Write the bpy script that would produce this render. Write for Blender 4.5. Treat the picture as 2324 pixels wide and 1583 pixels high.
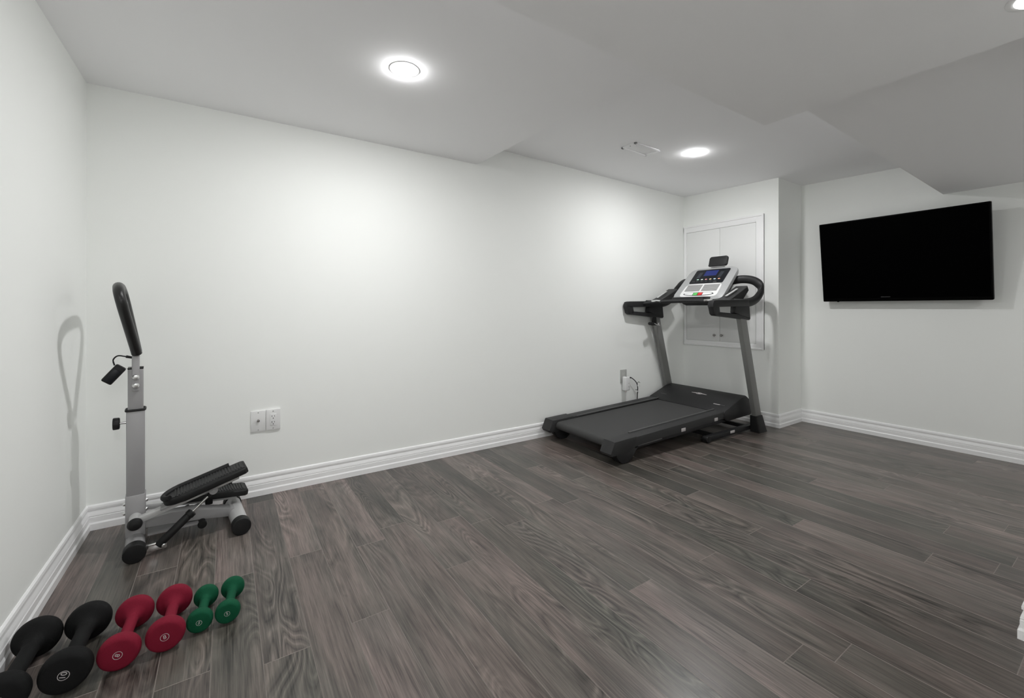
import bpy, bmesh, math, random
from mathutils import Vector, Matrix
random.seed(7)
scene = bpy.context.scene
C = scene.collection
for o in list(bpy.data.objects):
    bpy.data.objects.remove(o)

# ------------------------------------------------------------------ camera
CAM_H = 1.05
cam_d = bpy.data.cameras.new('camera'); cam = bpy.data.objects.new('camera', cam_d); C.objects.link(cam)
cam_d.sensor_width = 36.0
cam_d.lens = 36.0 * 980.0 / 2324.0
cam_d.shift_y = -92.5 / 2324.0
cam_d.clip_start = 0.02
cam.location = (0, 0, CAM_H)
cam.rotation_euler = (math.radians(90), 0, math.radians(-33.5))
scene.camera = cam

# ------------------------------------------------------------------ world / exposure
w = bpy.data.worlds.new('world'); scene.world = w
w.use_nodes = True
w.node_tree.nodes['Background'].inputs[0].default_value = (0.8, 0.8, 0.8, 1)
w.node_tree.nodes['Background'].inputs[1].default_value = 0.0
vs = scene.view_settings
vs.view_transform = 'Standard'; vs.look = 'None'; vs.gamma = 1.0; vs.use_curve_mapping = False
vs.exposure = 0.68
LAMP, FILL, FILL3, FILL4 = 395.0, 400.0, 3.0, 215.0
scene.cycles.diffuse_bounces = 12; scene.cycles.max_bounces = 16
#         # LAMP: radiance of the bright recessed lamps; FILL and FILL4: added unseen fill

# ------------------------------------------------------------------ materials
def new_mat(name):
    m = bpy.data.materials.new(name); m.use_nodes = True
    nt = m.node_tree; b = nt.nodes['Principled BSDF']
    return m, nt, b
def mat(name, col, rough=0.5, metal=0.0, spec=0.5, bump=0.0, bscale=300.0, var=0.0, coat=0.0):
    m, nt, b = new_mat(name)
    b.inputs['Base Color'].default_value = (*col, 1)
    b.inputs['Roughness'].default_value = rough
    b.inputs['Metallic'].default_value = metal
    b.inputs['Specular IOR Level'].default_value = spec
    b.inputs['Coat Weight'].default_value = coat
    tc = nt.nodes.new('ShaderNodeTexCoord')
    n = nt.nodes.new('ShaderNodeTexNoise'); n.inputs['Scale'].default_value = bscale; n.inputs['Detail'].default_value = 3
    nt.links.new(tc.outputs['Object'], n.inputs['Vector'])
    if var > 0:
        mx = nt.nodes.new('ShaderNodeMix'); mx.data_type = 'RGBA'
        mx.inputs['A'].default_value = (*[c * (1 - var) for c in col], 1)
        mx.inputs['B'].default_value = (*[min(1, c * (1 + var)) for c in col], 1)
        nt.links.new(n.outputs['Fac'], mx.inputs['Factor']); nt.links.new(mx.outputs['Result'], b.inputs['Base Color'])
    if bump > 0:
        bp = nt.nodes.new('ShaderNodeBump'); bp.inputs['Strength'].default_value = bump; bp.inputs['Distance'].default_value = 0.002
        nt.links.new(n.outputs['Fac'], bp.inputs['Height']); nt.links.new(bp.outputs['Normal'], b.inputs['Normal'])
    return m
def emis(name, col, strength):
    m, nt, b = new_mat(name)
    b.inputs['Base Color'].default_value = (*col, 1)
    b.inputs['Emission Color'].default_value = (*col, 1)
    b.inputs['Emission Strength'].default_value = strength
    return m

M = {}
M['wall'] = mat('wall_paint', (0.908, 0.921, 0.902), 0.75, spec=0.25, bump=0.05, bscale=450)
M['ceil'] = mat('ceiling_paint', (0.925, 0.922, 0.933), 0.9, spec=0.1, bump=0.05, bscale=350)
M['trim'] = mat('trim_paint', (0.92, 0.92, 0.925), 0.35, spec=0.4, bump=0.02)
M['door'] = mat('door_paint', (0.83, 0.835, 0.83), 0.45, spec=0.35)
M['blackp'] = mat('black_plastic', (0.015, 0.015, 0.016), 0.5, spec=0.4, bump=0.15, bscale=900, var=0.15)
M['deckp'] = mat('charcoal_deck_plastic', (0.028, 0.028, 0.029), 0.55, spec=0.4, bump=0.15, bscale=900, var=0.15)
M['belt'] = mat('running_belt_rubber', (0.055, 0.055, 0.055), 0.7, spec=0.3, bump=0.4, bscale=700, var=0.2)
M['foam'] = mat('black_foam', (0.011, 0.011, 0.011), 0.34, spec=0.5, bump=0.2, bscale=500)
M['greyp'] = mat('silver_grey_paint', (0.36, 0.355, 0.36), 0.45, spec=0.4, metal=0.2, bump=0.03)
M['greyp2'] = mat('upright_grey_paint', (0.21, 0.21, 0.205), 0.45, spec=0.4, metal=0.2, bump=0.03)
M['light_grey'] = mat('light_grey_paint', (0.55, 0.55, 0.55), 0.42, spec=0.4, metal=0.2)
M['chrome'] = mat('chrome', (0.75, 0.75, 0.75), 0.18, metal=1.0)
M['silver'] = mat('console_silver', (0.44, 0.445, 0.45), 0.35, spec=0.5, metal=0.15, bump=0.02)
M['white_pl'] = mat('white_plastic', (0.80, 0.80, 0.80), 0.35, spec=0.5)
M['grille'] = mat('grille_grey', (0.30, 0.30, 0.30), 0.5)
M['gslat'] = mat('grille_slat_grey', (0.42, 0.42, 0.42), 0.45)
M['display'] = mat('display_dark', (0.006, 0.007, 0.010), 0.35, spec=0.3)
M['lcd'] = emis('lcd_blue', (0.008, 0.018, 0.13), 0.10)
M['screen'] = mat('tv_screen', (0.0004, 0.0004, 0.0005), 0.5, spec=0.015)
M['bezel'] = mat('tv_bezel', (0.0015, 0.0015, 0.0015), 0.45, spec=0.06)
M['hole'] = mat('dark_slot', (0.01, 0.01, 0.01), 0.8)
M['rubber'] = mat('black_rubber_cap', (0.0055, 0.0055, 0.006), 0.55, spec=0.4, bump=0.1, bscale=400)
M['mark'] = mat('pale_print', (0.55, 0.52, 0.52), 0.6)
M['lip'] = mat('rail_lip_grey', (0.075, 0.075, 0.075), 0.5)
M['knob'] = mat('brushed_knob', (0.30, 0.29, 0.28), 0.25, metal=1.0)
M['mark_dim'] = mat('dim_print', (0.12, 0.12, 0.12), 0.6)
M['logo'] = mat('tv_logo_print', (0.030, 0.030, 0.030), 0.6)
M['gplate'] = mat('grey_wall_plate', (0.42, 0.425, 0.41), 0.5)

def neo(name, col):
    return mat(name, col, 0.75, spec=0.2, bump=0.35, bscale=650, var=0.22)
M['neo_red'] = neo('crimson_neoprene', (0.20, 0.008, 0.026))
M['neo_green'] = neo('green_neoprene', (0.003, 0.080, 0.036))
M['neo_black'] = neo('black_neoprene', (0.0075, 0.0078, 0.008))

def make_floor_mat():
    m, nt, b = new_mat('laminate_planks')
    N = nt.nodes; L = nt.links
    def node(t, **kw):
        n = N.new(t)
        for k, v in kw.items(): setattr(n, k, v)
        return n
    def math_(op, a, bb=None):
        n = node('ShaderNodeMath', operation=op)
        if isinstance(a, (int, float)): n.inputs[0].default_value = a
        else: L.new(a, n.inputs[0])
        if bb is not None:
            if isinstance(bb, (int, float)): n.inputs[1].default_value = bb
            else: L.new(bb, n.inputs[1])
        return n.outputs[0]
    tc = node('ShaderNodeTexCoord'); oi = node('ShaderNodeObjectInfo')
    rnd = oi.outputs['Random']
    off = node('ShaderNodeCombineXYZ')
    L.new(math_('MULTIPLY', rnd, 31.7), off.inputs[0]); L.new(math_('MULTIPLY', rnd, 173.3), off.inputs[1]); L.new(math_('MULTIPLY', rnd, 57.1), off.inputs[2])
    ad = node('ShaderNodeVectorMath', operation='ADD'); L.new(tc.outputs['Object'], ad.inputs[0]); L.new(off.outputs[0], ad.inputs[1])
    vec = ad.outputs[0]
    def noise(sx, sy, detail, rough=0.5, dist=0.0):
        mp = node('ShaderNodeMapping'); mp.inputs['Scale'].default_value = (sx, sy, 1); L.new(vec, mp.inputs[0])
        n = node('ShaderNodeTexNoise'); n.inputs['Scale'].default_value = 1.0; n.inputs['Detail'].default_value = detail
        n.inputs['Roughness'].default_value = rough; n.inputs['Distortion'].default_value = dist
        L.new(mp.outputs[0], n.inputs['Vector']); return n.outputs['Fac']
    field = noise(7.0, 1.5, 1.5, 0.45, 0.6)                 # contours of this slow field make the cathedral grain
    s = math_('SINE', math_('MULTIPLY', field, 95.0))
    ring = math_('POWER', math_('MAXIMUM', s, 0.0), 2.2)
    rmask_n = noise(5.0, 1.1, 1.0)
    mr = node('ShaderNodeMapRange'); mr.inputs[1].default_value = 0.50; mr.inputs[2].default_value = 0.66; L.new(rmask_n, mr.inputs[0])
    ring = math_('MULTIPLY', ring, mr.outputs[0])
    streak = noise(260.0, 7.0, 4.0, 0.65)
    streak2 = noise(70.0, 3.0, 3.0, 0.6)
    blot = noise(11.0, 2.6, 3.0, 0.6)
    knot = noise(26.0, 13.0, 2.0, 0.5)
    # base tone per plank
    ramp = node('ShaderNodeValToRGB'); L.new(rnd, ramp.inputs[0])
    e = ramp.color_ramp.elements
    e[0].position = 0.0; e[0].color = (0.058, 0.0535, 0.048, 1)
    e[1].position = 1.0; e[1].color = (0.148, 0.124, 0.116, 1)
    for p, c in ((0.25, (0.110, 0.092, 0.085, 1)), (0.5, (0.076, 0.070, 0.062, 1)), (0.75, (0.122, 0.101, 0.094, 1))):
        x = e.new(p); x.color = c
    tone = math_('ADD', math_('MULTIPLY', blot, 1.6), 0.22)
    tone = math_('ADD', tone, math_('MULTIPLY', math_('SUBTRACT', streak, 0.5), 2.3))
    tone = math_('ADD', tone, math_('MULTIPLY', math_('SUBTRACT', streak2, 0.5), 1.5))
    kr = node('ShaderNodeMapRange'); kr.inputs[1].default_value = 0.70; kr.inputs[2].default_value = 0.80; L.new(knot, kr.inputs[0])
    tone = math_('SUBTRACT', tone, math_('MULTIPLY', kr.outputs[0], 0.35))
    tone = math_('ADD', tone, math_('MULTIPLY', ring, math_('MULTIPLY', streak, 1.3)))
    s2 = math_('POWER', math_('MAXIMUM', math_('MULTIPLY', s, -1.0), 0.0), 3.0)
    tone = math_('SUBTRACT', tone, math_('MULTIPLY', math_('MULTIPLY', s2, mr.outputs[0]), 0.45))
    tone = math_('MAXIMUM', tone, 0.22)
    hue = noise(9.0, 1.4, 2.0, 0.5)
    hr = node('ShaderNodeMapRange'); hr.inputs[1].default_value = 0.40; hr.inputs[2].default_value = 0.60; L.new(hue, hr.inputs[0])
    tint = node('ShaderNodeMix', data_type='RGBA', blend_type='MIX'); L.new(hr.outputs[0], tint.inputs['Factor'])
    tint.inputs['A'].default_value = (0.955, 0.98, 0.945, 1); tint.inputs['B'].default_value = (1.19, 1.125, 1.10, 1)
    mt = node('ShaderNodeVectorMath', operation='MULTIPLY'); L.new(ramp.outputs[0], mt.inputs[0]); L.new(tint.outputs['Result'], mt.inputs[1])
    mul = node('ShaderNodeVectorMath', operation='SCALE'); L.new(mt.outputs[0], mul.inputs[0]); L.new(tone, mul.inputs[3])
    L.new(mul.outputs[0], b.inputs['Base Color'])
    L.new(math_('ADD', math_('MULTIPLY', streak2, 0.14), 0.25), b.inputs['Roughness'])
    b.inputs['Specular IOR Level'].default_value = 0.48
    bp = node('ShaderNodeBump'); bp.inputs['Strength'].default_value = 0.18; bp.inputs['Distance'].default_value = 0.0008
    L.new(math_('ADD', streak, math_('MULTIPLY', ring, 0.5)), bp.inputs['Height']); L.new(bp.outputs[0], b.inputs['Normal'])
    return m
M['plank'] = make_floor_mat()
M['plank_edge_highlight'] = mat('plank_bevel_highlight', (0.25, 0.22, 0.20), 0.6, var=0.25, bscale=60)  # pale bevel colour paints in the highlights along the seams
M['sub'] = mat('subfloor', (0.08, 0.07, 0.06), 0.9)

# ------------------------------------------------------------------ mesh helpers
class B:
    def __init__(s): s.bm = bmesh.new()
    def poly(s, pts): return s.bm.faces.new([s.bm.verts.new(p) for p in pts])
    def box(s, c, d, rot=None, bev=0.0, seg=2):
        m = Matrix.Translation(c) @ (rot.to_4x4() if rot else Matrix()) @ Matrix.Diagonal((*d, 1))
        r = bmesh.ops.create_cube(s.bm, size=1.0, matrix=m)
        if bev > 0:
            es = {e for v in r['verts'] for e in v.link_edges}
            bmesh.ops.bevel(s.bm, geom=list(es), offset=bev, segments=seg, affect='EDGES', profile=0.5)
        return s
    def b2(s, lo, hi, bev=0.0, seg=2):
        return s.box([(a + b_) / 2 for a, b_ in zip(lo, hi)], [b_ - a for a, b_ in zip(lo, hi)], None, bev, seg)
    def beam(s, p0, p1, wv, wn, up=(0, 0, 1), bev=0.0):
        p0 = Vector(p0); p1 = Vector(p1); t = (p1 - p0); ln = t.length; t.normalize()
        side = t.cross(Vector(up)).normalized(); nn = side.cross(t).normalized()
        rot = Matrix((t, side, nn)).transposed()
        return s.box((p0 + p1) / 2, (ln, wv, wn), rot, bev)
    def cyl(s, p0, p1, r0, r1=None, seg=24, bev=0.0):
        r1 = r0 if r1 is None else r1
        p0 = Vector(p0); p1 = Vector(p1); t = p1 - p0
        q = Vector((0, 0, 1)).rotation_difference(t.normalized()).to_matrix().to_4x4()
        m = Matrix.Translation((p0 + p1) / 2) @ q
        r = bmesh.ops.create_cone(s.bm, cap_ends=True, segments=seg, radius1=r0, radius2=r1, depth=t.length, matrix=m)
        if bev > 0:
            es = [e for e in {e for v in r['verts'] for e in v.link_edges} if any(len(f.verts) > 4 for f in e.link_faces)]
            bmesh.ops.bevel(s.bm, geom=es, offset=bev, segments=3, affect='EDGES', profile=0.5)
        return s
    def lathe(s, prof, axis=(0, 0, 1), origin=(0, 0, 0), seg=48):
        q = Vector((0, 0, 1)).rotation_difference(Vector(axis).normalized()).to_matrix(); o = Vector(origin)
        rings = []
        for r, z in prof:
            if r < 1e-6: rings.append([s.bm.verts.new(o + q @ Vector((0, 0, z)))])
            else: rings.append([s.bm.verts.new(o + q @ Vector((r * math.cos(2 * math.pi * i / seg), r * math.sin(2 * math.pi * i / seg), z))) for i in range(seg)])
        for a, b_ in zip(rings, rings[1:]):
            for i in range(seg):
                j = (i + 1) % seg
                if len(a) == 1 and len(b_) == 1: continue
                if len(a) == 1: s.bm.faces.new((a[0], b_[j], b_[i]))
                elif len(b_) == 1: s.bm.faces.new((a[i], a[j], b_[0]))
                else: s.bm.faces.new((a[i], a[j], b_[j], b_[i]))
        return s
    def tube(s, pts, r, seg=12, sx=1.0, sy=1.0, smooth=6, up=(0, 0, 1), caps=True):
        pts = [Vector(p) for p in pts]
        if smooth > 1 and len(pts) > 2:
            P = [pts[0] * 2 - pts[1]] + pts + [pts[-1] * 2 - pts[-2]]; out = []
            for i in range(1, len(P) - 2):
                for k in range(smooth):
                    t = k / smooth; a, b_, c, d = P[i - 1], P[i], P[i + 1], P[i + 2]
                    out.append(0.5 * ((2 * b_) + (c - a) * t + (2 * a - 5 * b_ + 4 * c - d) * t * t + (3 * b_ - a - 3 * c + d) * t ** 3))
            out.append(pts[-1]); pts = out
        rings = []; n = len(pts); side0 = None
        for i, p in enumerate(pts):
            t = (pts[min(i + 1, n - 1)] - pts[max(i - 1, 0)]).normalized()
            sd = t.cross(Vector(up))
            if sd.length < 1e-3: sd = side0 if side0 is not None else t.cross(Vector((1, 0, 0)))
            sd.normalize()
            if side0 is not None and sd.dot(side0) < 0: sd = -sd
            side0 = sd; nn = sd.cross(t).normalized()
            rr = r[min(i, len(r) - 1)] if isinstance(r, list) else r
            rings.append([s.bm.verts.new(p + sd * (rr * sx * math.cos(2 * math.pi * k / seg)) + nn * (rr * sy * math.sin(2 * math.pi * k / seg))) for k in range(seg)])
        for a, b_ in zip(rings, rings[1:]):
            for k in range(seg):
                j = (k + 1) % seg; s.bm.faces.new((a[k], a[j], b_[j], b_[k]))
        if caps: s.bm.faces.new(rings[0]); s.bm.faces.new(list(reversed(rings[-1])))
        return s
    def prism(s, poly, axis_o, e1, e2, n, t0, t1, bev=0.0):
        """polygon poly [(a,b)] in plane (e1,e2) at axis_o, extruded along n from t0 to t1"""
        o = Vector(axis_o); e1 = Vector(e1); e2 = Vector(e2); n = Vector(n)
        lo = [s.bm.verts.new(o + e1 * a + e2 * b_ + n * t0) for a, b_ in poly]
        hi = [s.bm.verts.new(o + e1 * a + e2 * b_ + n * t1) for a, b_ in poly]
        k = len(poly)
        f0 = s.bm.faces.new(list(reversed(lo))); f1 = s.bm.faces.new(hi)
        fs = [s.bm.faces.new((lo[i], lo[(i + 1) % k], hi[(i + 1) % k], hi[i])) for i in range(k)]
        if bev > 0:
            es = list(f0.edges) + list(f1.edges)
            bmesh.ops.bevel(s.bm, geom=es, offset=bev, segments=2, affect='EDGES', profile=0.5)
        return s
    def build(s, name, m, parent=None, smooth=35, loc=None):
        bmesh.ops.recalc_face_normals(s.bm, faces=s.bm.faces[:])
        me = bpy.data.meshes.new(name); s.bm.to_mesh(me); s.bm.free()
        if smooth:
            for p in me.polygons: p.use_smooth = True
            me.set_sharp_from_angle(angle=math.radians(smooth))
        for mm in (m if isinstance(m, list) else [m]): me.materials.append(mm)
        o = bpy.data.objects.new(name, me); C.objects.link(o)
        if parent: o.parent = parent
        if loc: o.location = loc
        return o
def empty(name, loc, label, cat, rz=0.0, group=None):
    o = bpy.data.objects.new(name, None); C.objects.link(o); o.empty_display_size = 0.05
    o.location = loc; o.rotation_euler = (0, 0, rz); o['label'] = label; o['category'] = cat
    if group: o['group'] = group
    return o
def struct(o, label):
    o['kind'] = 'structure'; o['label'] = label
    return o
def rrect(w_, h_, r, seg=5, cx=0.0, cy=0.0):
    out = []
    for sx, sy, a0 in ((1, 1, 0), (-1, 1, 90), (-1, -1, 180), (1, -1, 270)):
        for k in range(seg + 1):
            a = math.radians(a0 + 90 * k / seg)
            out.append((cx + sx * (w_ / 2 - r) + r * math.cos(a), cy + sy * (h_ / 2 - r) + r * math.sin(a)))
    return out
def text_mesh(name, body, size, m, parent, mtx, thick=0.0004):
    cu = bpy.data.curves.new(name, 'FONT'); cu.body = body; cu.size = size; cu.align_x = 'CENTER'; cu.align_y = 'CENTER'; cu.extrude = thick
    t = bpy.data.objects.new('tmp_text', cu); C.objects.link(t)
    dg = bpy.context.evaluated_depsgraph_get()
    me = bpy.data.meshes.new_from_object(t.evaluated_get(dg)); me.name = name
    bpy.data.objects.remove(t)
    me.materials.clear(); me.materials.append(m)
    o = bpy.data.objects.new(name, me); C.objects.link(o); o.parent = parent; o.matrix_local = mtx
    return o

# ------------------------------------------------------------------ the room
XL, YB, XC, YC, XT = -0.551, 2.812, 4.049, 1.872, 4.475      # left wall, long wall, bump-out face, bump-out side, tv wall
YF = -1.30
HI = 2.55
fl = B().b2((XL - .12, YF - .12, -.10), (XT + .12, YB + .12, -.009)).build('floor', M['sub'], smooth=0)
struct(fl, 'dark grey brown wood laminate floor')
# planks
PITCH, PLEN, X00 = 0.1285, 1.24, 0.22
joints = {-2: 2.00, -1: 1.465, 0: 2.03, 1: 1.495, 2: 1.96, 3: 2.06, 4: 1.595, 5: 1.967, 6: 1.86, 7: 1.755, 8: 1.098, 9: .623, 10: .54, 11: 1.066,
          12: .757, 13: .233, 14: 1.065, 15: 1.477, 16: .99}
plank_cache = {}
def plank_mesh(wd, ln):
    key = (round(wd, 4), round(ln, 4))
    if key in plank_cache: return plank_cache[key]
    bv, dz, t = 0.0011, 0.0007, 0.008
    x, y = wd / 2, ln / 2
    V = [(-x, -y, -t), (x, -y, -t), (x, y, -t), (-x, y, -t), (-x, -y, -dz), (x, -y, -dz), (x, y, -dz), (-x, y, -dz),
         (-x + bv, -y + bv, 0), (x - bv, -y + bv, 0), (x - bv, y - bv, 0), (-x + bv, y - bv, 0)]
    Fc = [(8, 9, 10, 11), (4, 5, 9, 8), (5, 6, 10, 9), (6, 7, 11, 10), (7, 4, 8, 11), (0, 1, 5, 4), (1, 2, 6, 5), (2, 3, 7, 6), (3, 0, 4, 7)]
    me = bpy.data.meshes.new('plank'); me.from_pydata(V, [], Fc)
    me.materials.append(M['plank']); me.materials.append(M['plank_edge_highlight'])
    for i in range(1, 5): me.polygons[i].material_index = 1
    plank_cache[key] = me
    return me
for n in range(-7, 35):
    x0, x1 = X00 + n * PITCH, X00 + (n + 1) * PITCH
    x0, x1 = max(x0, XL + .004), min(x1, XT - .004)
    if x1 - x0 < .015: continue
    y = joints.get(n, random.uniform(0.2, 1.4))
    while y > YF: y -= PLEN
    while y < YB - .004:
        a, b_ = max(y, YF), min(y + PLEN, YB - .004)
        if b_ - a > .02:
            o = bpy.data.objects.new('plank', plank_mesh(x1 - x0 - .0004, b_ - a - .0004)); C.objects.link(o)
            o.parent = fl; o.location = ((x0 + x1) / 2, (a + b_) / 2, 0)
        y += PLEN

struct(B().b2((XL - .12, YF - .12, -.02), (XL, YB + .12, HI)).build('wall_left', M['wall'], smooth=0), 'pale painted wall behind the dumbbells')
struct(B().b2((XL, YB, -.02), (XT + .12, YB + .12, HI)).build('wall_back', M['wall'], smooth=0), 'long pale painted wall behind the treadmill')
struct(B().b2((XC, YC, -.02), (XT, YB, HI)).build('wall_bump_out', M['wall'], smooth=0), 'pale bump-out wall beside the television')
struct(B().b2((XT, YF - .12, -.02), (XT + .12, YB, HI)).build('wall_right', M['wall'], smooth=0), 'pale wall carrying the television')
struct(B().b2((XL, YF - .12, -.02), (XT, YF, HI)).build('wall_front', M['wall'], smooth=0), 'wall behind the viewer')
PX, PY = 2.115, 0.242
struct(B().b2((PX, YF, -.02), (PX + .12, PY, 1.95), bev=.008, seg=3).build('wall_partition', M['wall']), 'end of a partition wall at the right edge')

def zhi(x, y): return 2.263 - .017 * (x - 1.82) - .030 * (2.8 - y)
def slab(name, pts, zf, label):
    b = B(); lo = [(x, y, zf(x, y)) for x, y in pts]; hi = [(x, y, HI + .05) for x, y in pts]
    bv = b.bm; L_ = [bv.verts.new(p) for p in lo]; H_ = [bv.verts.new(p) for p in hi]; k = len(pts)
    bv.faces.new(L_); bv.faces.new(H_)
    for i in range(k): bv.faces.new((L_[i], L_[(i + 1) % k], H_[(i + 1) % k], H_[i]))
    return struct(b.build(name, M['ceil'], smooth=0), label)
ZL, ZC, ZD = 2.115, 1.852, 1.901
CX, CY = 1.97, 0.968
slab('ceiling', [(1.45, .80), (XT + .05, .80), (XT + .05, YB + .05), (1.45, YB + .05)], zhi, 'raised white ceiling above the treadmill')
slab('ceiling_left', [(XL - .05, .90), (1.63, .90), (1.548, YB + .05), (XL - .05, YB + .05)], lambda x, y: ZL, 'lower white ceiling above the stepper')
slab('ceiling_front', [(XL - .05, YF - .05), (CX, YF - .05), (CX, CY), (XL - .05, CY)], lambda x, y: ZC, 'low white soffit nearest the viewer')
slab('ceiling_right', [(CX, YF - .05), (XT + .05, YF - .05), (XT + .05, .915), (CX, .845)], lambda x, y: ZD, 'low white soffit above the television')

# baseboards
BPROF = [(0, 0), (.0165, 0), (.0165, .029), (.0120, .036), (.0120, .060), (.0100, .0625), (.0118, .066), (.0100, .074), (.0062, .086), (.0055, .093),
         (.0085, .0945), (.0090, .103), (.0070, .112), (.0020, .1165), (0, .1165)]
def baseboard(name, p0, p1, nrm, m0, m1, label):
    b = B(); p0 = Vector((*p0, 0)); p1 = Vector((*p1, 0)); n = Vector((*nrm, 0)); t = (p1 - p0).normalized()
    A = [b.bm.verts.new(p0 + n * d + t * d * m0 + Vector((0, 0, z))) for d, z in BPROF]
    E_ = [b.bm.verts.new(p1 + n * d - t * d * m1 + Vector((0, 0, z))) for d, z in BPROF]
    for i in range(len(BPROF) - 1): b.bm.faces.new((A[i], A[i + 1], E_[i + 1], E_[i]))
    b.bm.faces.new(A); b.bm.faces.new(E_)
    return struct(b.build(name, M['trim'], smooth=0), label)
baseboard('baseboard_left', (XL, YF), (XL, YB), (1, 0), 0, 1, 'white moulded baseboard beside the dumbbells')
baseboard('baseboard_back', (XL, YB), (XC, YB), (0, -1), 1, 1, 'white moulded baseboard along the long wall')
baseboard('baseboard_bump_out', (XC, YB), (XC, YC), (-1, 0), 1, -1, 'white baseboard under the cabinet doors')
baseboard('baseboard_bump_out_side', (XC, YC), (XT, YC), (0, -1), -1, 1, 'short white baseboard on the bump-out side')
baseboard('baseboard_right', (XT, YC), (XT, YF), (-1, 0), 1, 0, 'white moulded baseboard below the television')
baseboard('baseboard_partition', (PX, YF), (PX, PY), (-1, 0), 0, -1, 'white baseboard corner at the right edge')
baseboard('baseboard_partition_end', (PX, PY), (PX + .12, PY), (0, 1), -1, -1, 'white baseboard on the partition end')

# ------------------------------------------------------------------ recessed lights and added fill lights
def downlight(x, y, z, power, label, r=.051):
    power *= (.052 / r) ** 2
    t = empty('recessed_light', (x, y, z), label, 'light')
    m = emis('lamp_lens_%d' % round(power * 10), (1, 1, 1), power)
    B().lathe([(r + .014, .0), (r + .013, -.0012), (r + .004, -.0025), (r - .002, -.0025), (r - .002, .0)]).build('trim_ring', M['white_pl'], t)
    B().lathe([(r - .002, 0), (r - .002, -.0032), (r * .92, -.0054), (r * .75, -.0070), (r * .4, -.0081), (0, -.0085)]).build('lens', m, t)
    return t
downlight(.664, 1.873, ZL, LAMP, 'bright round recessed ceiling light above the stepper side')
downlight(2.942, 1.947, zhi(2.942, 1.947), LAMP * .9, 'bright round recessed ceiling light beside the ceiling vent')
downlight(1.742, .172, ZC, FILL3, 'recessed light cut off at the top right corner')
downlight(.10, -1.02, ZC, FILL, 'added recessed fill light behind the viewer')  # unseen lamp, added to brighten the soffits
downlight(3.35, -.70, ZD, FILL4, 'added recessed fill light beyond the partition wall')  # added lamp out of view, lifts the right side of the room

# ------------------------------------------------------------------ ceiling vent
vx0, vx1, vy0, vy1 = 2.425, 2.700, 2.072, 2.208
zv = zhi(2.56, 2.14)
t = empty('ceiling_vent', (2.5625, 2.14, zv), 'flat white rectangular vent cover on the raised ceiling', 'vent')
b = B()
hw, hh = .1375, .068
for c, d in (((-hw + .009, 0, -.004), (.018, 2 * hh, .012)), ((hw - .009, 0, -.004), (.018, 2 * hh, .012)), ((0, hh - .009, -.004), (2 * hw, .018, .012)), ((0, -hh + .009, -.004), (2 * hw, .018, .012))):
    b.box(c, d, None, .0025)
b.build('frame', M['ceil'], t)
B().box((0, 0, -.001), (2 * hw - .03, 2 * hh - .03, .008)).build('panel', M['ceil'], t)
B().lathe([(0, -.0115), (.0032, -.0112), (.0035, -.0095)], seg=16, origin=(-hw + .01, -.01, 0)).build('screw', M['hole'], t)

# ------------------------------------------------------------------ wall cabinet
t = empty('wall_cabinet', (XC, 2.39, 0), 'white two door wall cabinet with frame behind the treadmill', 'cabinet')
# local: x away from wall is -x ; y along wall
def cab(b, y0, y1, z0, z1, th, bev=.003): return b.b2((-th, y0 - 2.39, z0), (.004, y1 - 2.39, z1), bev)
yo0, yo1, zo0, zo1 = 1.992, 2.805, .672, 1.905
fw = .068
b = B(); cab(b, yo0, yo0 + fw, zo0, zo1, .013); cab(b, yo0, yo0 + .018, zo0, zo1, .019, .004)
b.build('frame_stile', M['trim'], t)
b = B(); cab(b, yo1 - .03, yo1, zo0, zo1, .013); b.build('frame_stile', M['trim'], t)
b = B(); cab(b, yo0 + .01, yo1, zo1 - fw, zo1, .0128); cab(b, yo0 + .01, yo1, zo1 - .018, zo1, .0188, .004); b.build('frame_rail', M['trim'], t)
b = B(); cab(b, yo0 + .01, yo1, zo0, zo0 + .05, .0128); cab(b, yo0 + .01, yo1, zo0, zo0 + .016, .0188, .004); b.build('frame_rail', M['trim'], t)
ymid = 2.409
for y0, y1, ky in ((yo0 + fw + .003, ymid - .0015, ymid - .026), (ymid + .0015, yo1 - .033, ymid + .048)):
    d = cab(B(), y0, y1, zo0 + .053, zo1 - fw - .003, .010, .002).build('door', M['door'], t)
    B().lathe([(.006, 0), (.005, .008), (.011, .014), (.013, .020), (.010, .026), (0, .028)], axis=(-1, 0, 0), origin=(-.010, ky - 2.39, .784), seg=24).build('knob', M['knob'], d)

# ------------------------------------------------------------------ television
ty, tz0 = 1.152, 1.108
TW = 1.012; TH = .672
t = empty('television', (XT - .08, ty, tz0), 'black flat screen television tilted forward on the right wall', 'television')
tilt = math.radians(7.6)
up = Vector((-math.sin(tilt), 0, math.cos(tilt))); sd = Vector((0, 1, 0)); nm = Vector((-math.cos(tilt), 0, -math.sin(tilt)))
b = B(); b.prism(rrect(TW, TH, .006, 3, 0, TH / 2), (0, 0, 0), sd, up, nm, -.028, .006, .002); b.build('housing', M['bezel'], t)
B().prism(rrect(TW - .02, TH - .034, .002, 2, 0, TH / 2 + .008), (0, 0, 0), sd, up, nm, .0055, .0068).build('screen', M['screen'], t)
B().prism(rrect(.060, .0055, .002, 3, .075, .034), (0, 0, 0), sd, up, nm, .0066, .0074).build('logo', M['logo'], t)
B().prism(rrect(.012, .006, .002, 3, .40, -.002), (0, 0, 0), sd, up, nm, -.012, .0).build('sensor', M['bezel'], t)
b = B(); b.box((.069, 0, .33), (.016, .42, .20), None, .003)
for yy in (-.16, .16): b.beam(up * .14 + Vector((.03, yy, 0)), up * .56 + Vector((.03, yy, 0)), .03, .018)
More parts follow.
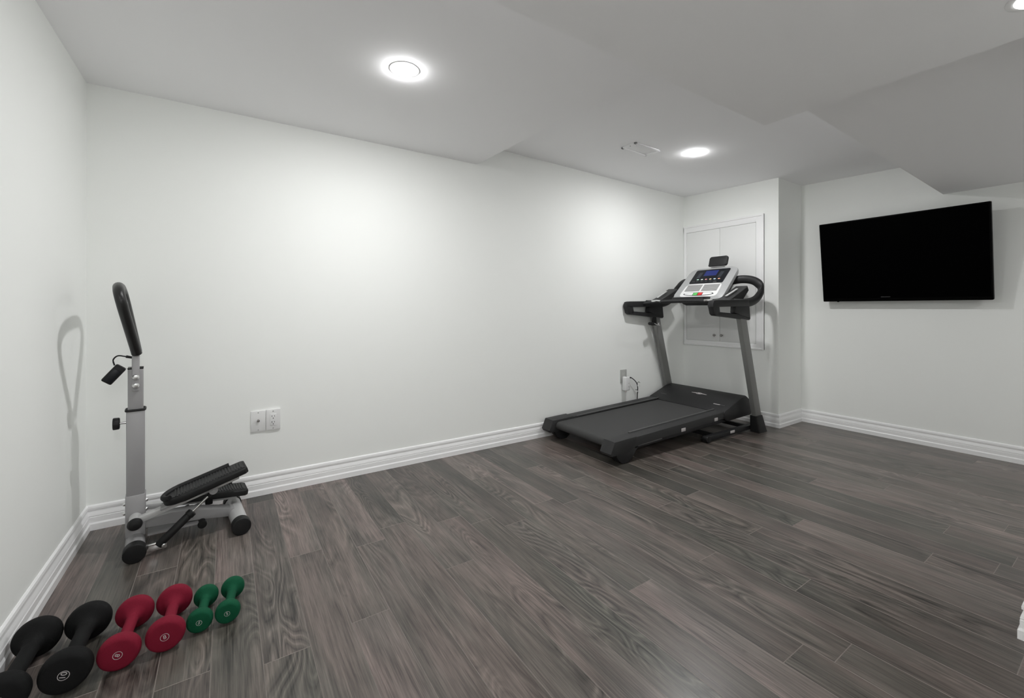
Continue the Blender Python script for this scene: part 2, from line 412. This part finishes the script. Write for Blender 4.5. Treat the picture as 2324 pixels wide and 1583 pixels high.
for yy in (-.16, .16):
    b.beam((.07, yy, .40), up * .44 + Vector((.025, yy, 0)), .02, .02)
    b.beam((.07, yy, .27), up * .27 + Vector((.025, yy, 0)), .02, .02)
b.build('wall_bracket', M['blackp'], t)

# ------------------------------------------------------------------ wall plates
def plate(b, x0, x1, z0, z1, y, th=.006):
    return b.b2((x0, y - th, z0), (x1, y + .002, z1), .002)
px, pz = .150, .416
t = empty('coaxial_wall_plate', (px, YB, pz), 'white blank wall plate with a round metal coaxial jack', 'wall plate')
plate(B(), -.036, .036, -.058, .058, 0, .0075).build('plate', M['white_pl'], t)
B().cyl((0, -.006, .004), (0, -.019, .004), .0068, seg=16, bev=.001).build('jack', M['knob'], t)
for dz in (-.048, .048): B().lathe([(0, .0022), (.003, .002), (.0034, 0)], axis=(0, -1, 0), origin=(0, -.0073, dz), seg=14).build('screw', M['gplate'], t)
px = .2235
t = empty('wall_outlet', (px, YB, pz + .001), 'white double power outlet beside the coaxial wall plate', 'outlet')
plate(B(), -.036, .036, -.058, .058, 0, .011).build('plate', M['white_pl'], t)
d = B().b2((-.0165, -.0135, -.0335), (.0165, -.005, .0335), .0012).build('socket_face', M['white_pl'], t)
for cz in (.016, -.017):
    for dx, hgt in ((-.0063, .009), (.0063, .007)):
        B().b2((dx - .0011, -.0140, cz + .004 - hgt / 2), (dx + .0011, -.0130, cz + .004 + hgt / 2)).build('slot', M['hole'], d, smooth=0)
    B().cyl((0, -.0130, cz - .008), (0, -.0140, cz - .008), .0026, seg=14).build('slot', M['hole'], d)
for dz in (-.048, .048): B().lathe([(0, .0022), (.003, .002), (.0034, 0)], axis=(0, -1, 0), origin=(0, -.0108, dz), seg=14).build('screw', M['gplate'], t)

t = empty('wall_outlet', (3.115, YB, .412), 'grey wall outlet plate behind the white plug adapter', 'outlet')
plate(B(), -.040, .040, -.062, .062, 0, .008).build('plate', M['gplate'], t)
B().b2((-.018, -.011, -.035), (.018, -.005, .035), .001).build('socket_face', M['gplate'], t)

t = empty('plug_adapter', (3.118, YB - .011, .345), 'white box shaped plug adapter on the wall behind the treadmill', 'adapter')
bd = B().b2((-.030, -.046, -.062), (.030, .0, .066), .008, 3).build('body', M['white_pl'], t)
B().b2((-.008, -.030, .0655), (.008, -.018, .0668)).build('slot', M['hole'], t, smooth=0)
for zz in (.006, -.026): B().b2((.004, -.0468, zz - .002), (.020, -.0455, zz + .002)).build('print', M['gplate'], t, smooth=0)
B().cyl((.004, -.022, -.060), (.004, -.022, -.082), .007, .005, seg=14).build('strain_relief', M['white_pl'], t)
B().tube([(.004, -.022, -.080), (.008, -.02, -.13), (.012, -.014, -.20), (.012, -.012, -.28), (.012, -.014, -.336)], .003, seg=8).build('cable', M['white_pl'], t)

t = empty('power_cord', (3.154, YB - .03, .38), 'black power cord with tied ends behind the treadmill deck', 'cord')
B().tube([(-.002, .0, .018), (.030, -.004, .016), (.075, -.008, -.012), (.105, -.010, -.045), (.118, -.010, -.085), (.116, -.010, -.130), (.110, -.010, -.20), (.108, -.008, -.28), (.13, .0, -.345), (.25, -.02, -.372)], .0042, seg=10).build('cable', M['blackp'], t)
B().cyl((.000, 0, .018), (.032, -.004, .015), .0085, .006, seg=14).build('plug', M['blackp'], t)
B().tube([(.107, -.012, -.048), (.118, -.02, -.030), (.138, -.02, -.040)], .0022, seg=8).build('wire_tie', M['blackp'], t)
B().tube([(.116, -.012, -.104), (.098, -.02, -.106), (.076, -.02, -.100)], .0024, seg=8).build('wire_tie', M['blackp'], t)
for q in ((.124, -.014, -.062), (.106, -.014, -.122)):
    B().tube([(q[0] - .012, q[1], q[2] - .008), (q[0], q[1] - .004, q[2] + .006), (q[0] + .014, q[1], q[2] - .004), (q[0] + .022, q[1], q[2] - .016)], .0035, seg=8, sx=.4).build('paper_tag', M['white_pl'], t)

# ------------------------------------------------------------------ treadmill   (local: x = length towards the hood, y = towards the long wall)
t = empty('treadmill', (2.228, 2.011, 0), 'black folding treadmill with silver console and grey uprights', 'treadmill', math.radians(-1.0))
WD = .76
def zr(u): return .158 + .036 * u
SL = Vector((1, 0, .036)).normalized()
# side rails
for name, v0, v1, vo in (('side_rail', .0, .098, 0), ('side_rail', WD - .098, WD, 1)):
    poly = [(-.02, zr(-.02)), (1.24, zr(1.24)), (1.24, zr(1.24) - .060), (.20, zr(.2) - .060), (.10, zr(.1) - .066), (-.02, zr(0) - .066)]
    B().prism(poly, (0, v0, 0), (1, 0, 0), (0, 0, 1), (0, 1, 0), 0, v1 - v0, .006).build('side_rail', M['deckp'], t)
    # raised inner lip of the foot rail
    vi = v1 - .006 if vo == 0 else v0 - .006
    B().beam((.16, vi + .006, zr(.16) + .001), (1.2, vi + .006, zr(1.2) + .001), .016, .012, bev=.004).build('rail_lip', M['lip'], t)
    # end cap
    cap = [(-.118, .085), (-.082, zr(-.08) + .006), (.13, zr(.13) + .006), (.13, zr(.13) - .03), (.11, .085), (.04, .066), (-.105, .066)]
    ca = B().prism(cap, (0, v0 - .004, 0), (1, 0, 0), (0, 0, 1), (0, 1, 0), 0, v1 - v0 + .008, .007).build('end_cap', M['deckp'], t)
    w0, w1 = (v0 + .0, v0 + .06) if vo == 0 else (v1 - .10, v1 - .04)
    ft = [(-.07, .09), (-.055, .05), (-.02, .012), (.01, .0), (.055, .0), (.085, .02), (.10, .05), (.15, .09)]
    B().prism(ft, (0, w0, 0), (1, 0, 0), (0, 0, 1), (0, 1, 0), 0, w1 - w0, .005).build('foot', M['blackp'], t)
# belt with roller
b = B()
bw0, bw1 = .108, WD - .108
sec = []
for k in range(0, 9):
    a = math.radians(-90 - 180 * k / 8)
    sec.append((-.028 + .030 * math.cos(a), zr(-.03) - .040 + .030 * math.sin(a)))
sec.append((1.26, zr(1.26) - .012)); sec.append((1.26, zr(1.26) - .066))
b.prism(sec, (0, bw0, 0), (1, 0, 0), (0, 0, 1), (0, 1, 0), 0, bw1 - bw0).build('running_belt', M['belt'], t)
B().cyl((-.028, .05, zr(-.03) - .040), (-.028, WD - .05, zr(-.03) - .040), .022, seg=20).build('rear_roller', M['blackp'], t)
# motor hood
hood = [(1.165, .150), (1.165, .192), (1.185, .208), (1.43, .292), (1.50, .298), (1.555, .262), (1.585, .215), (1.575, .125), (1.22, .115)]
B().prism(hood, (0, .0, 0), (1, 0, 0), (0, 0, 1), (0, 1, 0), -.006, WD + .006, .014).build('motor_hood', M['blackp'], t)
hd = Vector((1.43 - 1.185, 0, .292 - .208)).normalized(); hn = Vector((-hd.z, 0, hd.x))
hm = Matrix((Vector((0, -1, 0)), hd, hn)).transposed().to_4x4()
def on_hood(u, v): 
    f = (u - 1.185) / (1.43 - 1.185); return Vector((u, v, .208 + f * .084)) + hn * .0012
b = B()
hx = Matrix.Translation(on_hood(1.37, .40))
def hpoly(b, poly, u, v, th=.0008): b.prism(poly, on_hood(u, v), (0, -1, 0), hd, hn, -.0006, th)
b = B(); hpoly(b, [(-.075, .001), (-.026, .006), (-.026, -.004), (-.075, -.003)], 1.37, .36); hpoly(b, [(.075, .001), (.026, .006), (.026, -.004), (.075, -.003)], 1.37, .36)
N_ = 20
for k in range(N_):
    a0, a1 = 2 * math.pi * k / N_, 2 * math.pi * (k + 1) / N_
    hpoly(b, [(.030 * math.cos(a0), .014 * math.sin(a0)), (.030 * math.cos(a1), .014 * math.sin(a1)), (.022 * math.cos(a1), .009 * math.sin(a1)), (.022 * math.cos(a0), .009 * math.sin(a0))], 1.37, .36)
hpoly(b, [(-.012, -.004), (.012, -.004), (.012, .004), (-.012, .004)], 1.37, .36)
b.build('hood_emblem', M['mark'], t, smooth=0)
def dashes(name, u, v, widths, hgt, m):
    b = B(); x = 0
    for wd in widths:
        hpoly(b, [(x, -hgt / 2), (x + wd, -hgt / 2), (x + wd, hgt / 2), (x, hgt / 2)], u, v); x += wd + .003
    return b.build(name, m, t, smooth=0)
dashes('hood_print', 1.255, .145, [.006, .007, .010, .006, .007, .006], .010, M['mark'])
dashes('hood_print', 1.255, .085, [.008, .008, .007, .008], .005, M['mark_dim'])
dashes('hood_print', 1.255, .69, [.006, .007, .006, .008, .006, .007, .006], .007, M['mark_dim'])
# deck underside and lift frame
B().b2((.10, .10, .085), (1.18, WD - .10, .118)).build('deck_board', M['blackp'], t, smooth=0)
for vv in (.035, WD - .035):
    B().beam((.14, vv, .088), (1.28, vv, .125), .030, .030, bev=.004).build('frame_tube', M['blackp'], t)
b = B(); b.beam((.17, .018, .0955), (.42, .018, .1035), .003, .012); b.build('frame_sticker', M['mark_dim'], t, smooth=0)
for u0, zz, dd in ((.62, .122, .050), (1.04, .142, .045)):
    B().b2((u0, -.0025, zz), (u0 + dd, .002, zz + .026), .003).build('frame_sticker', M['mark'], t)
# floor frame
for vv in (-.035, WD + .0):
    B().beam((.90, vv + (.02 if vv < 0 else -.02), .030), (1.60, vv + (.02 if vv < 0 else -.02), .036), .045, .036, bev=.005).build('base_tube', M['blackp'], t)
B().beam((1.02, -.01, .032), (1.02, WD - .02, .032), .036, .030, up=(0, 0, 1), bev=.004).build('cross_tube', M['blackp'], t)
B().beam((1.50, -.01, .034), (1.50, WD - .02, .034), .036, .030, up=(0, 0, 1), bev=.004).build('cross_tube', M['blackp'], t)
B().cyl((.905, -.04, .026), (.905, .012, .026), .026, seg=20, bev=.004).build('transport_wheel', M['rubber'], t)
B().b2((1.20, -.0395, .030), (1.26, -.036, .050), .001).build('base_sticker', M['mark'], t)
for u0, u1, z0, z1 in ((1.02, 1.30, .050, .115), (1.10, 1.42, .050, .110)):
    for vv in (.16, WD - .16): B().beam((u0, vv, z0), (u1, vv, z1), .022, .022).build('lift_arm', M['blackp'], t)
# uprights
for vv, s in ((-.078, -1), (.782, 1)):
    lean = Vector((1.283 - 1.557, 0, .98)).normalized()
    up_o = B().beam(Vector((1.548, vv, .03)), Vector((1.557, vv, 0)) + lean * 1.04, .042, .082, up=(1, 0, .28), bev=.006).build('upright', M['greyp2'], t)
    bt = B(); lo = rrect(.125, .085, .012, 3, 1.567, vv - s * .008); hi = rrect(.098, .060, .010, 3, 1.513, vv)
    lv = [bt.bm.verts.new((x, y, 0)) for x, y in lo]; hv = [bt.bm.verts.new((x, y, .146)) for x, y in hi]; k = len(lo)
    bt.bm.faces.new(lv); bt.bm.faces.new(hv)
    for i in range(k): bt.bm.faces.new((lv[i], lv[(i + 1) % k], hv[(i + 1) % k], hv[i]))
    bt.build('upright_boot', M['blackp'], t)
    # hand grip loop at the user end
    b = B()
    ex = dict(axis_o=(0, vv, 0), e1=(1, 0, 0), e2=(0, 0, 1), n=(0, 1, 0), t0=-.024, t1=.024, bev=.006)
    b.prism([(.862, 1.085), (.876, 1.108), (.905, 1.114), (1.37, 1.122), (1.37, 1.066), (.93, 1.060), (.862, 1.060)], **ex)
    b.prism([(.862, 1.075), (.945, 1.070), (.962, 1.000), (.905, .992), (.885, 1.005)], **ex)
    b.prism([(.905, .992), (.93, 1.022), (1.22, 1.004), (1.385, .962), (1.372, .952)], **ex)
    b.prism([(1.17, 1.07), (1.37, 1.07), (1.385, .962), (1.22, 1.000), (1.165, 1.012)], **ex)
    b.build('hand_grip', M['blackp'], t)
    # swept arm behind the console
    vi = (lambda d: vv - s * d)
    path = [(1.16, vv, 1.092), (1.35, vv, 1.094), (1.48, vi(-.004), 1.118), (1.575, vi(-.002), 1.180), (1.610, vi(.020), 1.245), (1.600, vi(.070), 1.290), (1.565, vi(.150), 1.305), (1.53, vi(.25), 1.290)]
    B().tube(path, .036, seg=14, sx=.66, sy=1.0, smooth=6).build('arm', M['blackp'], t)
    # inner tray wing
    b = B(); b.prism([(1.12, 1.085), (1.36, 1.11), (1.46, 1.20), (1.44, 1.24), (1.30, 1.17), (1.12, 1.10)], axis_o=(0, vi(.085), 0), e1=(1, 0, 0), e2=(0, 0, 1), n=(0, 1, 0), t0=-.055, t1=.055, bev=.008)
    b.build('side_tray', M['deckp'], t)
    b = B(); b.beam((1.21, vi(.085), 1.150), (1.36, vi(.075), 1.215), .020, .006, bev=.002); b.build('tray_trim', M['light_grey'], t)
# pulse bar across the front
VC = .345
B().tube([(1.10, -.068, 1.090), (1.13, .06, 1.104), (1.155, .20, 1.112), (1.162, VC, 1.114), (1.155, .49, 1.112), (1.13, .63, 1.104), (1.10, .765, 1.090)], .021, seg=12, sx=1.1, sy=.8).build('pulse_bar', M['blackp'], t)
for v0, v1 in ((.055, .135), (.575, .675)):
    B().tube([(1.108 + .0, v0, 1.1135), (1.113, (v0 + v1) / 2, 1.117), (1.108, v1, 1.1135)], .011, seg=10).build('pulse_grip', M['chrome'], t)
# console
K0 = Vector((1.262, VC - .015, 1.130)); KU = Vector((.300, 0, .290)).normalized(); KN = Vector((-KU.z, 0, KU.x)); KV = Vector((0, -1, 0))   # KV: right as the runner sees it
KH = .425
def kp(b, poly, t0, t1, bev=0.0): return b.prism(poly, K0, KV, KU, KN, t0, t1, bev)
def trap(w0, w1, s0, s1, r=.0, seg=5):
    pts = [(-w0 / 2, s0), (w0 / 2, s0), (w1 / 2, s1), (-w1 / 2, s1)]
    if r <= 0: return pts
    out = []
    n = 4
    for i in range(n):
        p = Vector(pts[i]); a = Vector(pts[i - 1]) - p; c = Vector(pts[(i + 1) % n]) - p
        a = p + a.normalized() * r; c = p + c.normalized() * r
        for k in range(seg + 1):
            f = k / seg; out.append(tuple(a * (1 - f) ** 2 + p * 2 * f * (1 - f) + c * f * f))
    return out
kp(B(), trap(.505, .470, .0, KH, .065), -.030, .0, .008).build('console_body', M['silver'], t)
kp(B(), trap(.42, .36, .03, KH - .03, .05), -.105, -.028, .015).build('console_back', M['blackp'], t)
B().b2((1.165, VC - .16, 1.098), (1.30, VC + .16, 1.150), .012).build('console_neck', M['blackp'], t)
kp(B(), trap(.375, .350, .032, .205, .045), -.002, .003, .002).build('console_plate', M['white_pl'], t)
dp = kp(B(), trap(.335, .335, .212, .402, .014), -.002, .004, .001).build('display', M['display'], t)
kp(B(), trap(.125, .125, .312, .384), .0035, .0048).build('lcd', M['lcd'], dp, smooth=0)
for a, c in ((-.125, .075), (.085, .075)):
    kp(B(), [(a, .285), (a + .035, .285), (a + .040, .362), (a + .005, .362)], .0035, .0045).build('indicator_panel', mat('indicator_grey', (.02, .024, .035), .4), dp, smooth=0)
cols = [(.55, .80, .68), (.72, .78, .74), (.62, .25, .27), (.78, .62, .35), (.62, .78, .90), (.85, .42, .28)]
for i, c in enumerate(cols):
    x = -.095 + i * .042
    kp(B(), [(x + .0115 * math.cos(2 * math.pi * k / 12), .262 + .007 * math.sin(2 * math.pi * k / 12)) for k in range(12)], .0035, .0065, .001).build('button', mat('button_%d' % i, c, .4), dp)
for x, wd, z0, hh_ in ((-.142, .026, .236, .004), (-.10, .02, .236, .004), (-.055, .018, .236, .004), (-.01, .018, .236, .004), (.035, .018, .236, .004), (.075, .022, .236, .004), (.075, .033, .218, .006)):
    kp(B(), [(x, z0), (x + wd, z0), (x + wd, z0 + hh_), (x, z0 + hh_)], .0035, .0044).build('panel_print', M['mark_dim'], dp, smooth=0)
for s in (-1, 1):
    g = kp(B(), trap(.155, .150, .102, .190, .012), .002, .0042) if False else B()
    c0 = s * .084
    kp(g, [(c0 - .076, .104), (c0 + .076, .104), (c0 + .076, .192), (c0 - .076, .192)], .0, .0036)
    g = g.build('speaker_grille', M['grille'], t, smooth=0)
    for k in range(8):
        z0 = .109 + k * .0102
        kp(B(), [(c0 - .074, z0), (c0 + .074, z0), (c0 + .074, z0 + .0062), (c0 - .074, z0 + .0062)], .0034, .0062).build('slat', M['gslat'], g, smooth=0)
oval = [(.150 * (1 if k < 0 else 1) * math.cos(2 * math.pi * k / 32), .068 + .026 * math.sin(2 * math.pi * k / 32)) for k in range(32)]
oval = [(x, min(y, .086)) for x, y in oval]
st = kp(B(), oval, .001, .0045, .001).build('control_strip', M['blackp'], t)
def ov(x0, x1, n=8):
    f = lambda x, s: .067 + s * .020 * math.sqrt(max(0, 1 - (x / .142) ** 2))
    xs = [x0 + (x1 - x0) * k / n for k in range(n + 1)]
    return [(x, f(x, -1)) for x in xs] + [(x, min(.081, f(x, 1))) for x in reversed(xs)]
for x0, x1, m in ((-.136, -.050, M['white_pl']), (-.044, -.004, mat('start_green', (.12, .55, .13), .4)), (.002, .042, mat('stop_red', (.62, .03, .035), .4)), (.048, .136, M['white_pl'])):
    kp(B(), ov(x0, x1), .004, .0065).build('button', m, st, smooth=0)
# tablet rest
tb0 = K0 + KU * (KH + .012)
TU = Vector((.28, 0, .96)).normalized(); TN = Vector((-TU.z, 0, TU.x))
B().prism(rrect(.178, .092, .016, 5, 0, .056), tb0 + Vector((0, -.02, 0)), KV, TU, TN, -.012, .008, .004).build('tablet_rest', M['blackp'], t)
B().prism(rrect(.165, .014, .004, 3, 0, .012), tb0 + Vector((0, -.02, 0)), KV, TU, TN, .0, .022, .003).build('tablet_ledge', M['blackp'], t)
kp(B(), rrect(.14, .035, .006, 3, 0.02, KH + .004), -.02, -.004, .002).build('tablet_mount', M['light_grey'], t)
# safety key hanging on the far upright
b = B(); b.cyl((1.10, .70, .905), (1.20, .725, .900), .014, .016, seg=16, bev=.003); b.prism([(1.165, .885), (1.225, .885), (1.215, .965), (1.185, .965)], axis_o=(0, .722, 0), e1=(1, 0, 0), e2=(0, 0, 1), n=(0, 1, 0), t0=-.012, t1=.012, bev=.004)
k = b.build('safety_key', M['rubber'], t)
B().tube([(1.175, .700, .905), (1.20, .695, .893), (1.25, .70, .886), (1.275, .735, .892), (1.30, .752, .904)], .0032, seg=8).build('key_cord', M['white_pl'], k)

# ------------------------------------------------------------------ stepper   (local: x = from the post towards the pedals, y = across)
t = empty('stair_stepper', (-.332, 2.50, 0), 'grey mini stair stepper with tall post and black loop handle', 'stepper', math.radians(6.0))
TR = .034
for cx, y0, y1, nm_ in ((0.0, -.165, .165, 'a'), (.375, -.185, .165, 'b')):
    tb = B().cyl((cx, y0 + .035, TR + .005), (cx, y1 - .03, TR + .005), TR, seg=28).build('base_tube', M['light_grey'] if cx > .1 else M['greyp'], t)
    B().cyl((cx, y0, TR + .005), (cx, y0 + .045, TR + .005), TR + .005, seg=28, bev=.004).build('end_cap', M['rubber'], t)
    B().cyl((cx, y1 - .045, TR + .005), (cx, y1, TR + .005), TR + .005, seg=28, bev=.004).build('end_cap', M['rubber'], t)
# centre beam
b = B()
b.prism([(.03, .080), (.03, .120), (.12, .124), (.20, .118), (.365, .074), (.37, .034), (.24, .058), (.12, .076)], axis_o=(0, 0, 0), e1=(1, 0, 0), e2=(0, 0, 1), n=(0, 1, 0), t0=-.028, t1=.028, bev=.004)
b.build('main_beam', M['greyp'], t)
B().b2((-.034, -.034, .055), (.034, .034, .238), .006).build('post_socket', M['greyp'], t)
B().b2((-.031, -.031, .235), (.031, .031, .605), .006).build('lower_post', M['greyp'], t)
B().b2((-.026, -.026, .58), (.026, .026, .787), .005).build('upper_post', M['greyp'], t)
B().b2((-.0265, -.0265, .784), (.0265, .0265, .791), .002).build('post_cap', M['rubber'], t)
b = B(); n_ = 24; ring = [(.036 * math.cos(2 * math.pi * k / n_), .036 * math.sin(2 * math.pi * k / n_)) for k in range(n_)]
ring = [(max(-.031, min(.031, x * 1.15)), max(-.031, min(.031, y * 1.15)), .606) for x, y in ring] + [(.031, 0, .606)]
b.tube(ring, .0052, seg=8, smooth=2, caps=False).build('post_ring', M['rubber'], t)
# side bolts of the socket
for sx in (-1, 1):
    for zz in (.205, .165):
        xx = -.034 if sx < 0 else .034
        B().lathe([(.0085, 0), (.0085, .003), (.006, .0075), (0, .009)], axis=(sx, 0, 0), origin=(xx, -.02, zz), seg=16).build('bolt', M['chrome'], t)
# adjustment knob
kn = B().cyl((-.031, 0, .552), (-.058, 0, .552), .005, seg=14).build('knob_stem', M['chrome'], t)
B().cyl((-.052, 0, .552), (-.075, 0, .552), .025, .026, seg=10, bev=.004).build('adjust_knob', M['rubber'], t)
# stem of the handle, fixed to the front of the post with two bolts
st = B().beam((.001, -.036, .690), (.001, -.036, .872), .018, .026, up=(1, 0, 0), bev=.006).build('handle_stem', M['greyp'], t)
for zz in (.752, .716): B().lathe([(.0125, 0), (.0125, .003), (.009, .009), (0, .0105)], axis=(0, -1, 0), origin=(.001, -.045, zz), seg=18).build('bolt', M['chrome'], t)
# loop handle, leaning away from the pedals
L0 = Vector((.004, -.034, .858)); LU = Vector((-.20, .06, 1)).normalized(); LV = Vector((0, 1, 0))
def lp(a, c): return L0 + LV * a + LU * c
# steel fork inside, foam outside
loop = [lp(-.012, -.004), lp(-.052, .06), lp(-.112, .15), lp(-.146, .215), lp(-.138, .262), lp(-.080, .286), lp(.0, .290), lp(.080, .286), lp(.138, .262), lp(.146, .215), lp(.112, .15), lp(.052, .06), lp(.016, .004)]
B().tube(loop, .0185, seg=16, smooth=6, up=(1, .0, .2)).build('loop_handle', M['foam'], t)
# little counter
cm = Matrix.Rotation(math.radians(-28), 3, 'Y')
dd = B(); dd.box((-.070, -.022, .768), (.040, .034, .082), Matrix.Rotation(math.radians(38), 3, 'Y'), .006); dd = dd.build('counter_display', M['rubber'], t)
B().box((-.0745, -.0405, .764), (.028, .004, .058), Matrix.Rotation(math.radians(38), 3, 'Y'), .002).build('counter_face', M['display'], dd)
B().beam((-.055, -.02, .790), (-.018, -.02, .789), .006, .004).build('counter_bracket', M['chrome'], t)
B().tube([(-.068, -.02, .806), (-.072, -.02, .830), (-.058, -.022, .846), (-.035, -.03, .843), (-.010, -.036, .836)], .0028, seg=8).build('sensor_wire', M['rubber'], t)
B().cyl((-.030, -.031, .842), (-.008, -.036, .836), .0058, .0048, seg=12).build('wire_plug', M['rubber'], t)
# pivot tube
B().cyl((.0, -.105, .140), (.0, .105, .140), .022, seg=24).build('pivot_tube', M['light_grey'], t)
for yy, dr in ((-.105, -1), (.105, 1)):
    B().lathe([(.0255, 0), (.0255, .006), (.020, .016), (.010, .020), (0, .021)], axis=(0, dr, 0), origin=(0, yy, .140), seg=24).build('pivot_cap', M['rubber'], t)
def pedal(yc, ang, side):
    a = math.radians(ang); ax = Vector((math.cos(a), 0, math.sin(a))); az = Vector((-math.sin(a), 0, math.cos(a))); o = Vector((0, yc, .140))
    q = lambda x, y, z: o + ax * x + Vector((0, y, 0)) + az * z
    rt = Matrix((ax, Vector((0, 1, 0)), az)).transposed()
    arm = B().box(q(.19, 0, .004), (.40, .030, .026), rt, .004).build('pedal_arm', M['light_grey'], t)
    pd = empty_part('pedal')
    # shoe: rounded toe towards the post
    pts = []
    x0, x1, hw = .105, .430, .066
    for k in range(13):
        an = math.radians(90 + 180 * k / 12); pts.append((x0 + .075 + .075 * math.cos(an), hw * math.sin(an)))
    pts += [(x1 - .012, -hw), (x1, -hw + .012), (x1, hw - .012), (x1 - .012, hw)]
    b = B(); b.prism(pts, q(0, 0, .018), ax, (0, 1, 0), az, 0, .028, .006)
    p = b.build('pedal', M['rubber'], t)
    # raised rim on three sides
    rim = [q(x, y, .050) for x, y in [(x1 - .06, hw - .008)] + [(x + .006, y * .88) for x, y in pts[:10]]]
    B().tube(rim, .011, seg=10, smooth=2, up=az, sy=1.1).build('pedal_rim', M['rubber'], p)
    tm = B(); tp = [(x0 + .065 + .05 * math.cos(math.radians(90 + 180 * k / 10)), (hw - .018) * math.sin(math.radians(90 + 180 * k / 10))) for k in range(11)] + [(x1 - .01, -hw + .018), (x1 - .01, hw - .018)]
    tm.prism(tp, q(0, 0, .045), ax, (0, 1, 0), az, 0, .003); tr = tm.build('tread', M['deckp'], p)
    for k in range(24):
        xx = x0 + .05 + k * .0115
        if xx > x1 - .02: break
        B().box(q(xx, 0, .0495), (.005, 2 * hw - .045, .004), rt).build('tread_rib', M['deckp'], tr, smooth=0)
    B().box(q(.25, 0, .012), (.32, .050, .010), rt, .002).build('pedal_plate', M['greyp'], p)
    return q
def empty_part(n): return None
qn = pedal(-.085, 15.5, -1)
qf = pedal(.085, -7.5, 1)
# pivot lug and hydraulic cylinders
for q, yc, sg, top in ((qn, -.085, -1, .27), (qf, .085, 1, .27)):
    p1 = q(top, sg * .028, -.012); p0 = Vector((.075, yc + sg * .045, .034))
    B().lathe([(.017, -.006), (.017, .006), (.007, .006), (.007, .011), (0, .012)], axis=(0, -1, 0), origin=q(top + .012, -.032 if sg < 0 else .032, -.002), seg=20).build('pivot_lug', M['greyp'], t)
    mid = p0 + (p1 - p0) * .60
    B().cyl(p0, mid, .0165, seg=18, bev=.003).build('damper_body', M['rubber'], t)
    B().cyl(p0 + (p1 - p0) * .56, p0 + (p1 - p0) * .64, .019, seg=18, bev=.003).build('damper_collar', M['rubber'], t)
    B().cyl(mid, p1, .005, seg=12).build('damper_rod', M['chrome'], t)
    B().cyl(p0 + (p1 - p0) * .94, p1 + (p1 - p0) * .02, .010, seg=12, bev=.002).build('rod_end', M['rubber'], t)
    br = B(); br.b2((.03, p0.y - .006, .018), (.105, p0.y + .006, .050), .004); br.build('damper_bracket', M['chrome'], t)
    B().lathe([(.009, 0), (.009, .004), (.005, .009), (0, .010)], axis=(0, -1, 0), origin=(.092, p0.y - .006, .034), seg=16).build('bolt', M['chrome'], t)
# bump stops and under-bar
B().b2((.255, .06, .085), (.285, .105, .125), .004).build('bump_stop', M['rubber'], t)
B().beam((.04, .0, .058), (.25, .0, .052), .10, .008).build('under_plate', M['greyp'], t)
B().cyl((.235, -.06, .045), (.235, .06, .045), .018, seg=16, bev=.003).build('tension_knob', M['rubber'], t)

# ------------------------------------------------------------------ dumbbells
def dumbbell(px, py, fx, fy, R, Rh, thick, m, num, mang, label, group):
    """near head centre (px,py), far head centre (fx,fy), head radius R"""
    d = Vector((fx - px, fy - py, 0)); ln = d.length
    t = empty('dumbbell', ((px + fx) / 2, (py + fy) / 2, 0), label, 'dumbbell', math.atan2(d.y, d.x) - math.pi / 2, group)
    h2 = ln / 2
    for s in (-1, 1):
        prof = [(0, thick * .50), (R * .76, thick * .50), (R * .85, thick * .46), (R * .93, thick * .36), (R * .98, thick * .20), (R, -thick * .02), (R * .985, -thick * .20), (R * .94, -thick * .32),
                (R * .84, -thick * .42), (R * .70, -thick * .52), (R * .56, -thick * .64), (R * .46, -thick * .78), (Rh * 1.10, -thick * 1.0), (Rh, -thick * 1.25)]
        hd_ = B().lathe(prof, axis=(0, s, 0), origin=(0, s * h2, R), seg=56).build('head', m, t, smooth=60)
        if s < 0:
            yy = s * (h2 + thick * .5) - .0004
            mt = Matrix.Translation((0, yy, R)) @ Matrix.Rotation(math.pi / 2, 4, 'X') @ Matrix.Rotation(math.radians(mang), 4, 'Z')
            text_mesh('weight_number', num, R * .34, M['mark'], hd_, mt)
            rg = B(); rr = R * .225; k = 32
            for i in range(k):
                a0, a1 = 2 * math.pi * i / k, 2 * math.pi * (i + 1) / k
                rg.poly([(r * math.cos(a), yy - .0002, R + r * math.sin(a)) for r, a in ((rr, a0), (rr, a1), (rr * .88, a1), (rr * .88, a0))])
            rg.build('number_ring', M['mark'], hd_, smooth=0)
    B().cyl((0, -h2 + thick, R), (0, h2 - thick, R), Rh, seg=32).build('handle', m, t)
    return t
G = 'row of dumbbells on the floor'
dumbbell(-.482, 1.648, -.476, 1.884, .0555, .0200, .046, M['neo_black'], '10', 25, 'black dumbbell leftmost in the row, cut by the frame', G)
dumbbell(-.367, 1.668, -.364, 1.890, .0560, .0200, .046, M['neo_black'], '10', 70, 'black dumbbell next to the red dumbbells', G)
dumbbell(-.260, 1.684, -.250, 1.874, .0500, .0160, .038, M['neo_red'], '8', 60, 'crimson dumbbell next to the black dumbbells', G)
dumbbell(-.155, 1.697, -.147, 1.874, .0500, .0160, .038, M['neo_red'], '8', 12, 'crimson dumbbell next to the green dumbbells', G)
dumbbell(-.0715, 1.733, -.0585, 1.866, .0365, .0140, .032, M['neo_green'], '5', -20, 'green dumbbell next to the red dumbbells', G)
dumbbell(.0045, 1.733, .0205, 1.870, .0365, .0140, .032, M['neo_green'], '5', 10, 'green dumbbell at the right end of the row', G)
